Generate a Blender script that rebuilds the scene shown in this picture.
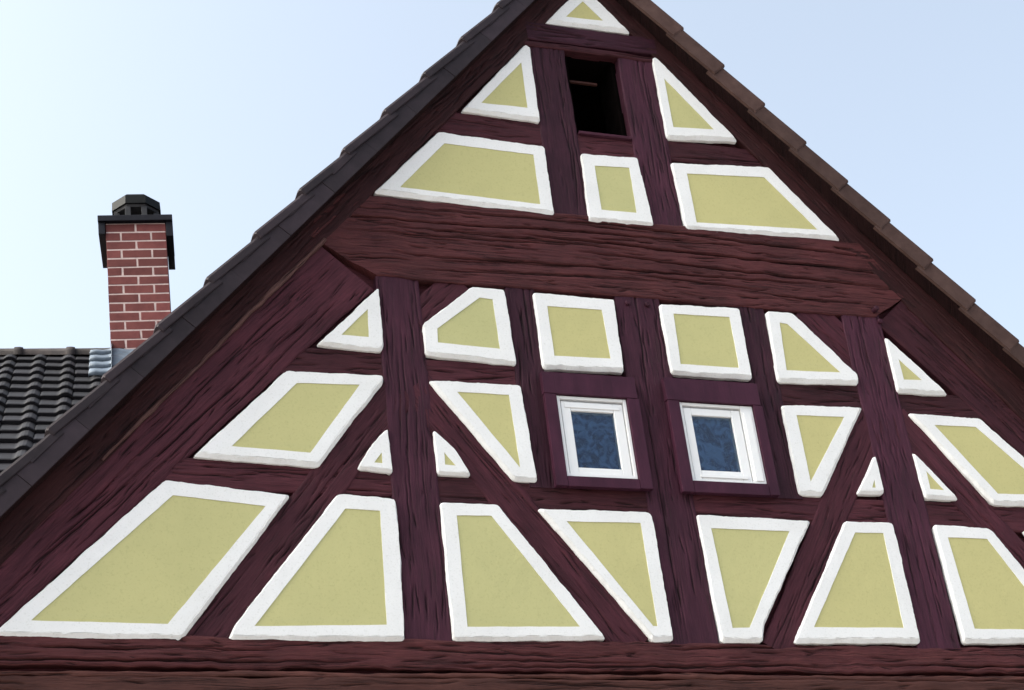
import bpy, bmesh, math, random
import numpy as np
from mathutils import Matrix, Vector
from mathutils.geometry import tessellate_polygon

for o in list(bpy.data.objects):
    bpy.data.objects.remove(o)
scene = bpy.context.scene
COL = scene.collection
R = math.radians
EYE = 1.6                       # eye height of the photographer; heights below are relative to it

# ------------------------------------------------------------------ camera
cam_data = bpy.data.cameras.new('camera')
cam_data.sensor_width = 36.0
cam_data.lens = 1732.36 / 1024 * 36
cam_data.clip_start = 0.1
cam_data.clip_end = 6000
cam = bpy.data.objects.new('camera', cam_data)
COL.objects.link(cam)
YAW, PITCH, ROLL = 0.38443415, 0.51074557, -0.1229585
_r = Vector((math.cos(YAW), -math.sin(YAW), 0))
_f = Vector((math.sin(YAW) * math.cos(PITCH), math.cos(YAW) * math.cos(PITCH), math.sin(PITCH)))
_u = _r.cross(_f)
_r2 = math.cos(ROLL) * _r + math.sin(ROLL) * _u
_u2 = -math.sin(ROLL) * _r + math.cos(ROLL) * _u
cam.matrix_world = Matrix(((_r2.x, _u2.x, -_f.x, 0.0), (_r2.y, _u2.y, -_f.y, -8.8),
                           (_r2.z, _u2.z, -_f.z, EYE), (0, 0, 0, 1)))
scene.camera = cam

# ------------------------------------------------------------------ sky, sun, exposure
SUN_AZ, SUN_EL = -86.0, 39.0     # degrees clockwise from +Y, and above the horizon
world = bpy.data.worlds.new('World')
scene.world = world
world.use_nodes = True
wn = world.node_tree
wn.nodes.clear()
sky = wn.nodes.new('ShaderNodeTexSky')
sky.sky_type = 'NISHITA'
sky.sun_disc = False
sky.sun_elevation = R(SUN_EL)
sky.sun_rotation = R(SUN_AZ)
sky.altitude = 200
sky.air_density = 0.9
sky.dust_density = 9.0
sky.ozone_density = 1.0
bg = wn.nodes.new('ShaderNodeBackground')
bg.inputs['Strength'].default_value = 0.15
wo = wn.nodes.new('ShaderNodeOutputWorld')
hazy = wn.nodes.new('ShaderNodeHueSaturation')      # summer haze: a paler, less saturated sky
hazy.inputs['Saturation'].default_value = 0.58
wn.links.new(sky.outputs['Color'], hazy.inputs['Color'])
tint = wn.nodes.new('ShaderNodeMix'); tint.data_type = 'RGBA'; tint.blend_type = 'MULTIPLY'
tint.inputs[0].default_value = 1.0
tint.inputs[7].default_value = (0.95, 1.0, 0.985, 1)
wn.links.new(hazy.outputs['Color'], tint.inputs[6])
wn.links.new(tint.outputs[2], bg.inputs['Color'])
wn.links.new(bg.outputs['Background'], wo.inputs['Surface'])

sun_data = bpy.data.lights.new('sun', 'SUN')
sun_data.energy = 0.5
sun_data.angle = R(12)
sun_data.color = (1.0, 0.95, 0.88)
sun = bpy.data.objects.new('sun', sun_data)
COL.objects.link(sun)
_sd = Vector((math.sin(R(SUN_AZ)) * math.cos(R(SUN_EL)), math.cos(R(SUN_AZ)) * math.cos(R(SUN_EL)), math.sin(R(SUN_EL))))
sun.rotation_euler = _sd.to_track_quat('Z', 'Y').to_euler()
sun.location = (0, -20, 30)

scene.view_settings.view_transform = 'Standard'
scene.view_settings.look = 'None'
scene.view_settings.exposure = 1.66
scene.view_settings.gamma = 1.0
scene.view_settings.use_curve_mapping = False

scene.cycles.use_denoising = True
scene.cycles.denoising_prefilter = 'ACCURATE'

# ------------------------------------------------------------------ noise
def _hash(ix, iy, seed):
    n = (ix.astype(np.int64) * 374761393 + iy.astype(np.int64) * 668265263 + int(seed) * 1274126177) & 0xffffffff
    n = ((n ^ (n >> 13)) * 1274126177) & 0xffffffff
    n = n ^ (n >> 16)
    return (n & 0xffff) / 65535.0 * 2 - 1


def noise(x, y, seed=0):
    x = np.asarray(x, float); y = np.asarray(y, float)
    x, y = np.broadcast_arrays(x, y)
    ix = np.floor(x); iy = np.floor(y)
    fx = x - ix; fy = y - iy
    fx = fx * fx * (3 - 2 * fx); fy = fy * fy * (3 - 2 * fy)
    a = _hash(ix, iy, seed); b = _hash(ix + 1, iy, seed)
    c = _hash(ix, iy + 1, seed); d = _hash(ix + 1, iy + 1, seed)
    return (a * (1 - fx) + b * fx) * (1 - fy) + (c * (1 - fx) + d * fx) * fy


# ------------------------------------------------------------------ materials
def new_mat(name):
    m = bpy.data.materials.new(name)
    m.use_nodes = True
    nt = m.node_tree
    return m, nt, nt.nodes['Principled BSDF'], nt.nodes, nt.links


def ramp(nodes, stops):
    r = nodes.new('ShaderNodeValToRGB')
    e = r.color_ramp.elements
    while len(e) < len(stops):
        e.new(0.5)
    for k, (p, c) in enumerate(stops):
        e[k].position = p
        e[k].color = (*c, 1) if len(c) == 3 else c
    return r


def tex_noise(nodes, links, vec, scale, detail=4, rough=0.55, dist=0.0):
    n = nodes.new('ShaderNodeTexNoise')
    n.inputs['Scale'].default_value = scale
    n.inputs['Detail'].default_value = detail
    n.inputs['Roughness'].default_value = rough
    n.inputs['Distortion'].default_value = dist
    if vec is not None:
        links.new(vec, n.inputs['Vector'])
    return n


def mapping(nodes, links, src, scale):
    m = nodes.new('ShaderNodeMapping')
    m.inputs['Scale'].default_value = scale
    links.new(src, m.inputs['Vector'])
    return m.outputs['Vector']


def mixc(nodes, links, fac, a, b, blend='MIX'):
    m = nodes.new('ShaderNodeMix')
    m.data_type = 'RGBA'
    m.blend_type = blend
    for sock, v in ((m.inputs[0], fac), (m.inputs[6], a), (m.inputs[7], b)):
        if isinstance(v, (int, float)):
            sock.default_value = v
        elif isinstance(v, tuple):
            sock.default_value = (*v, 1)
        else:
            links.new(v, sock)
    return m.outputs[2]


def bump(nodes, links, height, strength, dist, normal=None):
    b = nodes.new('ShaderNodeBump')
    b.inputs['Strength'].default_value = strength
    b.inputs['Distance'].default_value = dist
    links.new(height, b.inputs['Height'])
    if normal is not None:
        links.new(normal, b.inputs['Normal'])
    return b.outputs['Normal']


def wood_mat(name, base, light, dark, bare=(0.16, 0.10, 0.075), bare_amt=0.10, grain=1.0, rough=0.62, vary=0.25):
    m, nt, bsdf, N, L = new_mat(name)
    uv = N.new('ShaderNodeUVMap').outputs['UV']
    fine = tex_noise(N, L, mapping(N, L, uv, (11, 200, 1)), 1.0, 7, 0.7, 0.0)
    mid = tex_noise(N, L, mapping(N, L, uv, (2.2, 85, 1)), 1.0, 6, 0.6, 0.0)
    blot = tex_noise(N, L, mapping(N, L, uv, (3.0, 7, 1)), 1.0, 5, 0.65)
    ck = tex_noise(N, L, mapping(N, L, uv, (0.9, 48, 1)), 1.0, 3, 0.45, 0.0)
    cr = ramp(N, [(0.470, (1, 1, 1)), (0.492, (0, 0, 0)), (0.508, (0, 0, 0)), (0.530, (1, 1, 1))])
    L.new(ck.outputs['Fac'], cr.inputs['Fac'])
    gate = tex_noise(N, L, mapping(N, L, uv, (1.6, 14, 1)), 1.0, 3, 0.6)
    gr_ = ramp(N, [(0.46, (1, 1, 1)), (0.60, (0, 0, 0))])
    L.new(gate.outputs['Fac'], gr_.inputs['Fac'])
    mxk = N.new('ShaderNodeMath'); mxk.operation = 'MAXIMUM'
    L.new(cr.outputs['Color'], mxk.inputs[0]); L.new(gr_.outputs['Color'], mxk.inputs[1])
    crack = mxk.outputs[0]
    r1 = ramp(N, [(0.05, dark), (0.42, base), (0.88, light)])
    L.new(mid.outputs['Fac'], r1.inputs['Fac'])
    r2 = ramp(N, [(0.32, (0.74, 0.74, 0.76)), (0.68, (1.24, 1.22, 1.20))])
    L.new(blot.outputs['Fac'], r2.inputs['Fac'])
    c = mixc(N, L, 1.0, r1.outputs['Color'], r2.outputs['Color'], 'MULTIPLY')
    dry = ramp(N, [(0.30, (0.62, 0.60, 0.61)), (0.50, (0.93, 0.91, 0.92)), (0.72, (1.28, 1.26, 1.24))])
    L.new(fine.outputs['Fac'], dry.inputs['Fac'])
    c = mixc(N, L, min(1.0, grain), c, dry.outputs['Color'], 'MULTIPLY')
    info = N.new('ShaderNodeObjectInfo')
    rv = ramp(N, [(0.0, (1 - vary,) * 3), (1.0, (1 + vary, 1 + vary * .8, 1 + vary))])
    L.new(info.outputs['Random'], rv.inputs['Fac'])
    c = mixc(N, L, 1.0, c, rv.outputs['Color'], 'MULTIPLY')
    # worn streaks where the paint has gone
    worn = tex_noise(N, L, mapping(N, L, uv, (2.5, 80, 1)), 1.0, 5, 0.7, 0.0)
    wr = ramp(N, [(0.63, (0, 0, 0)), (0.74, (1, 1, 1))])
    L.new(worn.outputs['Fac'], wr.inputs['Fac'])
    wm = N.new('ShaderNodeMath'); wm.operation = 'MULTIPLY'
    L.new(wr.outputs['Color'], wm.inputs[0]); wm.inputs[1].default_value = bare_amt * 3
    c = mixc(N, L, wm.outputs[0], c, bare)
    ca = N.new('ShaderNodeAttribute'); ca.attribute_name = 'crack'      # open drying cracks: bare, dirty wood plus crack shade painted in
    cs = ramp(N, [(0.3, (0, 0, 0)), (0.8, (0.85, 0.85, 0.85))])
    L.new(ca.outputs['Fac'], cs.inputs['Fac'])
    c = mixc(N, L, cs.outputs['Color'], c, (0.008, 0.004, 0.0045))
    c = mixc(N, L, crack, mixc(N, L, 0.5 * min(1, grain), c, (0.012, 0.006, 0.007)), c)   # dirt in the open checks
    L.new(c, bsdf.inputs['Base Color'])
    bsdf.inputs['Roughness'].default_value = rough
    bsdf.inputs['Specular IOR Level'].default_value = 0.14
    n0 = bump(N, L, crack, 0.8 * min(1, grain), 0.010)
    n1 = bump(N, L, mid.outputs['Fac'], 0.4 * grain, 0.006, n0)
    n2 = bump(N, L, fine.outputs['Fac'], 0.8 * grain, 0.005, n1)
    L.new(n2, bsdf.inputs['Normal'])
    return m


M = {}
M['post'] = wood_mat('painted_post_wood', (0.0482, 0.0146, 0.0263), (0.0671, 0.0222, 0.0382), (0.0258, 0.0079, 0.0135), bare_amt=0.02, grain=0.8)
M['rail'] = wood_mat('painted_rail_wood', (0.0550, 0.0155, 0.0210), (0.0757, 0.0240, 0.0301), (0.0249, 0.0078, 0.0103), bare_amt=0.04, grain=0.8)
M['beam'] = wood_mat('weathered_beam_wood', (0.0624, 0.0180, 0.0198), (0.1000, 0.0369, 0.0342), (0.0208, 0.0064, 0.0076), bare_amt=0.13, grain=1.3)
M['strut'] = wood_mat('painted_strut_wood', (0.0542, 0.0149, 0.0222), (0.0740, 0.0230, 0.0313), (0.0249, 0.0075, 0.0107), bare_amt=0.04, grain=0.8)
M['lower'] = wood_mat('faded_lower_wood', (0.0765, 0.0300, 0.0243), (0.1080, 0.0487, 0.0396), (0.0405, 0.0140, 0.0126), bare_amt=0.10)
M['rafter'] = wood_mat('shaded_rafter_wood', (0.0288, 0.0092, 0.0100), (0.0416, 0.0150, 0.0152), (0.0144, 0.0050, 0.0056), bare_amt=0.07)  # base darkened: shade under the verge put into the wood colour
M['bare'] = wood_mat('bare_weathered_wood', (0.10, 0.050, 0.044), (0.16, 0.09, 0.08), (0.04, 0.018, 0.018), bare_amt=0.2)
M['soffit'] = wood_mat('shaded_soffit_wood', (0.014, 0.0055, 0.006), (0.022, 0.009, 0.009), (0.008, 0.004, 0.004), bare_amt=0.02)  # near-black base carries the shade under the roof overhang
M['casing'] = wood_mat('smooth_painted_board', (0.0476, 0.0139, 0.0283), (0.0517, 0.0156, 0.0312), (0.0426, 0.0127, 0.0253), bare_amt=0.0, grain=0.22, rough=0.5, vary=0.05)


def plaster(name, base, dirt, bump_s, tint=None, obj_vary=None):
    m, nt, bsdf, N, L = new_mat(name)
    co = N.new('ShaderNodeTexCoord').outputs['Object']
    big = tex_noise(N, L, co, 2.3, 5, 0.6)
    gr = tex_noise(N, L, co, 85, 4, 0.65)
    lump = tex_noise(N, L, co, 22, 4, 0.6)
    r = ramp(N, [(0.3, dirt), (0.62, base)])
    L.new(big.outputs['Fac'], r.inputs['Fac'])
    c = r.outputs['Color']
    sp = ramp(N, [(0.33, (0.86, 0.86, 0.84)), (0.45, (1, 1, 1))])
    L.new(gr.outputs['Fac'], sp.inputs['Fac'])
    c = mixc(N, L, 0.8, c, sp.outputs['Color'], 'MULTIPLY')
    if obj_vary:
        info = N.new('ShaderNodeObjectInfo')
        rv = ramp(N, [(0.0, obj_vary[0]), (1.0, obj_vary[1])])
        L.new(info.outputs['Random'], rv.inputs['Fac'])
        c = mixc(N, L, 1.0, c, rv.outputs['Color'], 'MULTIPLY')
    L.new(c, bsdf.inputs['Base Color'])
    bsdf.inputs['Roughness'].default_value = 0.85
    bsdf.inputs['Specular IOR Level'].default_value = 0.2
    n1 = bump(N, L, lump.outputs['Fac'], bump_s, 0.010)
    n2 = bump(N, L, gr.outputs['Fac'], bump_s * 0.5, 0.002, n1)
    L.new(n2, bsdf.inputs['Normal'])
    return m


M['white'] = plaster('white_limewash', (0.80, 0.80, 0.80), (0.735, 0.735, 0.73), 0.26)
M['yellow'] = plaster('yellow_green_render', (0.505, 0.478, 0.228), (0.472, 0.450, 0.214), 0.30,
                      obj_vary=((0.96, 0.98, 1.0), (1.03, 1.0, 0.96)))
M['cream'] = plaster('cream_render', (0.62, 0.58, 0.46), (0.52, 0.48, 0.38), 0.3)


def tile_mat(name, base, light, rough=0.45, attr=True):
    m, nt, bsdf, N, L = new_mat(name)
    co = N.new('ShaderNodeTexCoord').outputs['Object']
    a = tex_noise(N, L, co, 9, 5, 0.65)
    g = tex_noise(N, L, co, 120, 3, 0.6)
    r = ramp(N, [(0.3, base), (0.7, light)])
    L.new(a.outputs['Fac'], r.inputs['Fac'])
    c = r.outputs['Color']
    if attr:
        at = N.new('ShaderNodeAttribute'); at.attribute_name = 'tone'
        rv = ramp(N, [(0.0, (0.72, 0.72, 0.74)), (0.75, (1.08, 1.06, 1.08)), (1.0, (1.3, 1.28, 1.33))])
        L.new(at.outputs['Fac'], rv.inputs['Fac'])
        c = mixc(N, L, 1.0, c, rv.outputs['Color'], 'MULTIPLY')
    L.new(c, bsdf.inputs['Base Color'])
    bsdf.inputs['Roughness'].default_value = rough
    bsdf.inputs['Specular IOR Level'].default_value = 0.22
    L.new(bump(N, L, g.outputs['Fac'], 0.25, 0.004), bsdf.inputs['Normal'])
    return m


M['tile'] = tile_mat('dark_slate_tile', (0.0058, 0.0052, 0.0074), (0.0112, 0.0104, 0.0145), 0.7)
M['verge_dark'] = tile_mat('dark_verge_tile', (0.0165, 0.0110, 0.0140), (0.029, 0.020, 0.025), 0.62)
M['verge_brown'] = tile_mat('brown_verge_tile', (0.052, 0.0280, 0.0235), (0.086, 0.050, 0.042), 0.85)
M['ridge'] = tile_mat('lichened_ridge_tile', (0.016, 0.0135, 0.015), (0.046, 0.037, 0.034), 0.8)


def plain(name, col, rough=0.5, metal=0.0, nscale=14, amt=0.25, bump_s=0.1):
    m, nt, bsdf, N, L = new_mat(name)
    co = N.new('ShaderNodeTexCoord').outputs['Object']
    a = tex_noise(N, L, co, nscale, 5, 0.6)
    r = ramp(N, [(0.3, tuple(c * (1 - amt) for c in col)), (0.7, tuple(min(1, c * (1 + amt)) for c in col))])
    L.new(a.outputs['Fac'], r.inputs['Fac'])
    L.new(r.outputs['Color'], bsdf.inputs['Base Color'])
    bsdf.inputs['Roughness'].default_value = rough
    bsdf.inputs['Metallic'].default_value = metal
    L.new(bump(N, L, a.outputs['Fac'], bump_s, 0.01), bsdf.inputs['Normal'])
    return m


M['brick'] = tile_mat('red_brick', (0.108, 0.031, 0.030), (0.160, 0.050, 0.046), 0.85)
M['mortar'] = plain('pale_mortar', (0.44, 0.335, 0.32), 0.9, 0, 40, 0.15, 0.3)
M['slate'] = plain('black_slate_sheet', (0.011, 0.011, 0.016), 0.6)
M['hood'] = plain('dark_cast_hood', (0.006, 0.0065, 0.007), 0.6)
M['pot'] = plain('grey_cast_pot', (0.040, 0.040, 0.044), 0.7)
M['lead'] = plain('weathered_zinc', (0.085, 0.110, 0.145), 0.6, 0.1, 18, 0.3, 0.2)
for k_ in ('slate', 'hood', 'pot'):
    M[k_].node_tree.nodes['Principled BSDF'].inputs['Specular IOR Level'].default_value = 0.12
M['frame'] = plain('white_window_paint', (0.80, 0.80, 0.80), 0.4, 0, 8, 0.02, 0.05)
M['dark'] = plain('attic_shade_black', (0.004, 0.003, 0.003), 0.95)  # attic shade painted as black on inner wall and reveals
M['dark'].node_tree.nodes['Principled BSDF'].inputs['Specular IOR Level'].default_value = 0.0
M['gap'] = plain('dark_rebate', (0.015, 0.013, 0.013), 0.9)


def glass_mat():
    m, nt, bsdf, N, L = new_mat('window_glass')
    out = N['Material Output']
    N.remove(bsdf)
    tr = N.new('ShaderNodeBsdfTransparent'); tr.inputs['Color'].default_value = (0.80, 0.88, 0.95, 1)
    gl = N.new('ShaderNodeBsdfGlossy'); gl.inputs['Roughness'].default_value = 0.02
    fr = N.new('ShaderNodeFresnel'); fr.inputs['IOR'].default_value = 1.38
    mx = N.new('ShaderNodeMixShader')
    L.new(fr.outputs[0], mx.inputs[0]); L.new(tr.outputs[0], mx.inputs[1]); L.new(gl.outputs[0], mx.inputs[2])
    L.new(mx.outputs[0], out.inputs['Surface'])
    return m


M['glass'] = glass_mat()


def curtain_mat():
    m, nt, bsdf, N, L = new_mat('lace_curtain_sky_blue')  # lace pattern; its blue is the pane's sky reflection put into the colour
    co = N.new('ShaderNodeTexCoord').outputs['Object']
    a = tex_noise(N, L, co, 10, 3, 0.5, 1.6)
    b = tex_noise(N, L, co, 13, 2, 0.5, 2.4)
    r = ramp(N, [(0.40, (0.004, 0.020, 0.070)), (0.50, (0.016, 0.050, 0.135)), (0.62, (0.085, 0.160, 0.280))])
    L.new(a.outputs['Fac'], r.inputs['Fac'])
    r2 = ramp(N, [(0.50, (0, 0, 0)), (0.54, (0.8, 0.8, 0.8)), (0.58, (0, 0, 0))])
    L.new(b.outputs['Fac'], r2.inputs['Fac'])
    c = mixc(N, L, r2.outputs['Color'], r.outputs['Color'], (0.085, 0.150, 0.245))
    L.new(c, bsdf.inputs['Base Color'])
    bsdf.inputs['Roughness'].default_value = 0.9
    return m


M['curtain'] = curtain_mat()


def ground_mat():
    m, nt, bsdf, N, L = new_mat('street_paving')
    co = N.new('ShaderNodeTexCoord').outputs['Object']
    br = N.new('ShaderNodeTexBrick')
    L.new(co, br.inputs['Vector'])
    br.inputs['Scale'].default_value = 4.0
    br.inputs['Color1'].default_value = (0.24, 0.22, 0.20, 1)
    br.inputs['Color2'].default_value = (0.30, 0.27, 0.25, 1)
    br.inputs['Mortar'].default_value = (0.12, 0.11, 0.10, 1)
    n = tex_noise(N, L, co, 0.6, 5, 0.6)
    r = ramp(N, [(0.3, (0.8, 0.8, 0.8)), (0.7, (1.1, 1.1, 1.1))])
    L.new(n.outputs['Fac'], r.inputs['Fac'])
    L.new(mixc(N, L, 1.0, br.outputs['Color'], r.outputs['Color'], 'MULTIPLY'), bsdf.inputs['Base Color'])
    bsdf.inputs['Roughness'].default_value = 0.85
    return m


M['ground'] = ground_mat()


# ------------------------------------------------------------------ mesh helpers
class MB:
    """Collects vertices and faces; build() links them as one mesh object."""
    def __init__(self):
        self.v = []; self.f = []; self.mi = []; self.smooth = []; self.tone = []; self.uv = {}

    def add(self, verts, faces, mi=0, smooth=False, tone=0.5):
        b = len(self.v)
        self.v.extend([tuple(p) for p in verts])
        for k, f in enumerate(faces):
            self.f.append(tuple(i + b for i in f))
            self.mi.append(mi); self.smooth.append(smooth)
            self.tone.append(tone[k] if hasattr(tone, '__len__') else tone)
        return b

    def box(self, x0, x1, y0, y1, z0, z1, mi=0, tone=0.5, bevel=0.0, rnd=None, xf=None):
        bm = bmesh.new()
        bmesh.ops.create_cube(bm, size=1)
        for v in bm.verts:
            v.co = Vector(((x0 + x1) / 2 + v.co.x * (x1 - x0), (y0 + y1) / 2 + v.co.y * (y1 - y0),
                           (z0 + z1) / 2 + v.co.z * (z1 - z0)))
            if rnd:
                v.co += Vector((rnd[1].uniform(-1, 1), rnd[1].uniform(-1, 1), rnd[1].uniform(-1, 1))) * rnd[0]
        if bevel:
            bmesh.ops.bevel(bm, geom=list(bm.edges), offset=bevel, segments=2, affect='EDGES', profile=0.6)
        bm.verts.index_update()
        vs = [v.co.copy() for v in bm.verts]
        if xf:
            vs = [xf(p) for p in vs]
        self.add(vs, [[v.index for v in f.verts] for f in bm.faces], mi, False, tone)
        bm.free()

    def build(self, name, mats, parent=None, uv=None, label=None):
        me = bpy.data.meshes.new(name)
        off = ROOT.get(parent.name if parent else None, Vector((0, 0, 0)))
        me.from_pydata([(p[0] - off.x, p[1] - off.y, p[2] - off.z) for p in self.v], [], self.f)
        if not isinstance(mats, (list, tuple)):
            mats = [mats]
        for m in mats:
            me.materials.append(m)
        me.polygons.foreach_set('material_index', self.mi)
        me.polygons.foreach_set('use_smooth', self.smooth)
        at = me.attributes.new('tone', 'FLOAT', 'FACE')
        at.data.foreach_set('value', [float(t) for t in self.tone])
        uvl = me.uv_layers.new(name='UVMap')
        vi = np.zeros(len(me.loops), int); me.loops.foreach_get('vertex_index', vi)
        if uv is None:
            P_ = np.array(self.v)
            uv = np.stack([P_[:, 0] + P_[:, 1] * 0.7, P_[:, 2] + P_[:, 1] * 0.6], 1)
        uvl.data.foreach_set('uv', np.asarray(uv)[vi].ravel())
        me.update()
        o = bpy.data.objects.new(name, me)
        COL.objects.link(o)
        if parent:
            o.parent = parent
            ROOT[o.name] = off
        if label:
            o['label'] = label
        return o


ROOT = {}


def thing(name, loc, label, cat):
    o = bpy.data.objects.new(name, None)
    COL.objects.link(o)
    o.location = loc
    o.empty_display_size = 0.5
    o['label'] = label; o['category'] = cat
    ROOT[o.name] = Vector(loc)
    return o


house = thing('half_timbered_house', (4.45, 0, 0),
              'half-timbered gabled house, dark purple-brown beams around yellow-green panels with white borders', 'house')
annex = thing('tiled_house', (0.0, 4.5, 0),
              'lower house behind the gable with dark pantile roof and red brick chimney', 'house')

# ------------------------------------------------------------------ ground
g = MB()
g.add([(-400, -400, 0), (400, -400, 0), (400, 400, 0), (-400, 400, 0)], [(0, 1, 2, 3)])
go = g.build('ground', M['ground'])
go['kind'] = 'structure'; go['label'] = 'paved street in front of the house'

# ------------------------------------------------------------------ the timber builder
_tseed = [10]


def timber(name, mat, A, B, w0, w1=None, y0=0.0, depth=0.08, cracks=4, amp=1.0, du=0.018, dv=0.0055,
           endA=None, endB=None, parent=house, crack_depth=0.012, label=None, crack_list=None):
    """A squared timber lying in the gable plane from A to B (x, height above eye level)."""
    _tseed[0] += 7
    sd = _tseed[0]
    rnd = random.Random(sd)
    w1 = w0 if w1 is None else w1
    A = np.array(A, float); B = np.array(B, float)
    L = np.hypot(*(B - A)); ux = (B - A) / L; vx = np.array([-ux[1], ux[0]])
    nu = max(3, int(L / du)); nv = max(4, int(max(w0, w1) / dv))
    s = np.linspace(0, 1, nu + 1)[:, None]; t = np.linspace(0, 1, nv + 1)[None, :]
    w = w0 + (w1 - w0) * s
    vv = (t - 0.5) * w
    uu = s * L + 0 * t
    if endA is not None:
        a = np.interp(vv, [p[0] for p in endA], [p[1] for p in endA])
        uu = uu + a * (1 - s)
    if endB is not None:
        b = np.interp(vv, [p[0] for p in endB], [p[1] for p in endB])
        uu = uu + b * s
    lo = noise(uu * 3.1, 0 * uu, sd + 1) * 0.005 * amp + noise(uu * 14, 0 * uu, sd + 2) * 0.003 * amp
    hi = noise(uu * 3.1, 0 * uu, sd + 3) * 0.005 * amp + noise(uu * 14, 0 * uu, sd + 4) * 0.003 * amp
    vw = vv + lo * (1 - t) + hi * t
    h = (noise(uu * 1.6, vv * 5, sd + 5) * 0.0028 + noise(uu * 1.8, vv * 34, sd + 6) * 0.0006
         + noise(uu * 5, vv * 85, sd + 7) * 0.0006 + noise(uu * 24, vv * 60, sd + 8) * 0.0005) * amp
    cl = list(crack_list or [])
    for k in range(cracks):
        u0 = rnd.uniform(-0.1, 0.8) * L; ln = rnd.uniform(0.15, 0.6) * min(L, 2.2)
        cl.append((u0, u0 + ln, rnd.uniform(-0.42, 0.42) * max(w0, w1), rnd.uniform(-0.02, 0.02),
                   crack_depth * rnd.uniform(0.5, 1.2), rnd.uniform(0.003, 0.0055)))
    # short checks
    for k in range(min(220, int(L * max(w0, w1) * 70))):
        u0 = rnd.uniform(0, L); ln = rnd.uniform(0.05, 0.22)
        cl.append((u0, u0 + ln, rnd.uniform(-0.47, 0.47) * max(w0, w1), rnd.uniform(-0.01, 0.01),
                   rnd.uniform(0.006, 0.015), rnd.uniform(0.0030, 0.0050)))
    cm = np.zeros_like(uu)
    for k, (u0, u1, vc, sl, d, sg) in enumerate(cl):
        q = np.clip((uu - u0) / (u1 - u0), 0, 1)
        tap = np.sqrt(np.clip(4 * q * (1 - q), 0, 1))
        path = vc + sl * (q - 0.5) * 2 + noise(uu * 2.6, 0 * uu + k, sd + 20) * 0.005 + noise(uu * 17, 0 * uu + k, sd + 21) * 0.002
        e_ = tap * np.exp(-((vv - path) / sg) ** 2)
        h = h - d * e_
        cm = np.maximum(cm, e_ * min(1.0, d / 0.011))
    ed = np.minimum(vv + w / 2, w / 2 - vv)
    h = h - 0.008 * np.clip(1 - ed / 0.012, 0, 1) ** 2
    X = A[0] + ux[0] * uu + vx[0] * vw
    Z = A[1] + ux[1] * uu + vx[1] * vw + EYE
    Y = y0 - h
    V = np.stack([X, Y, Z], -1).reshape(-1, 3)
    idx = np.arange((nu + 1) * (nv + 1)).reshape(nu + 1, nv + 1)
    F = np.stack([idx[:-1, :-1], idx[1:, :-1], idx[1:, 1:], idx[:-1, 1:]], -1).reshape(-1, 4)
    mb = MB()
    mb.add(V.tolist(), F.tolist(), 0, True)
    loop = list(idx[:, 0]) + list(idx[-1, 1:]) + list(idx[-2::-1, -1]) + list(idx[0, -2:0:-1])
    n = len(loop)
    front = V[loop]
    back = front.copy(); back[:, 1] = y0 + depth
    mb.add(np.concatenate([front, back]).tolist(),
           [((i + 1) % n, i, n + i, n + (i + 1) % n) for i in range(n)], 0, False)
    ou, ov = rnd.uniform(0, 50), rnd.uniform(0, 50)
    uvg = np.stack([uu + ou, vv + ov], -1).reshape(-1, 2)
    uvf = uvg[loop]
    uvb = uvf + np.array([0.0, 0.06])
    o = mb.build(name, mat, parent, np.concatenate([uvg, uvf, uvb]), label)
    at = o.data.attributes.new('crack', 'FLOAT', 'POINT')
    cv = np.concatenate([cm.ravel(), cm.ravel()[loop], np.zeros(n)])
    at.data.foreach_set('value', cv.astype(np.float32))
    return o


# ------------------------------------------------------------------ gable wall, body of the house
VENT = (4.245, 4.645, 7.055, 7.79)
WIN = ((3.796, 4.267, 4.400, 4.958), (4.633, 5.153, 4.408, 4.965))


def rect(x0, x1, z0, z1):
    return [(x0, z0), (x1, z0), (x1, z1), (x0, z1)]


body = MB()
outer = [(0.1, -EYE), (8.8, -EYE), (8.8, 3.45), (4.44, 8.45), (0.1, 3.30)]
for yy in (0.06, 0.30):
    polys = [[Vector((x, z, 0)) for x, z in outer]] + [[Vector((x, z, 0)) for x, z in rect(*q)] for q in (VENT,) + WIN]
    flat = [p for q in polys for p in q]
    tris = tessellate_polygon(polys)
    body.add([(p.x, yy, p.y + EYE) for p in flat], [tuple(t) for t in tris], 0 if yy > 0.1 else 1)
for q in (VENT,) + WIN:
    x0, x1, z0, z1 = q
    c = [(x0, z0), (x1, z0), (x1, z1), (x0, z1)]
    body.add([(x, 0.06, z + EYE) for x, z in c] + [(x, 0.30, z + EYE) for x, z in c],
             [(i, (i + 1) % 4, 4 + (i + 1) % 4, 4 + i) for i in range(4)])
body.build('gable_wall', [M['dark'], M['rail']], house)
side = MB()
side.box(0.1, 0.35, 0.301, 7.6, 0, 3.30 + EYE)
side.box(8.55, 8.8, 0.301, 7.6, 0, 3.30 + EYE)
side.add([(0.351, 7.5, 0), (8.549, 7.5, 0), (8.549, 7.5, 3.45 + EYE), (4.44, 7.5, 8.45 + EYE), (0.351, 7.5, 3.4 + EYE)], [(0, 1, 2, 3, 4)])
side.build('side_wall', M['cream'], house)
low = MB()
low.box(0.09, 8.81, 0.0, 0.055, 0.0, 2.80 + EYE)
low.build('lower_wall', M['cream'], house)

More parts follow.
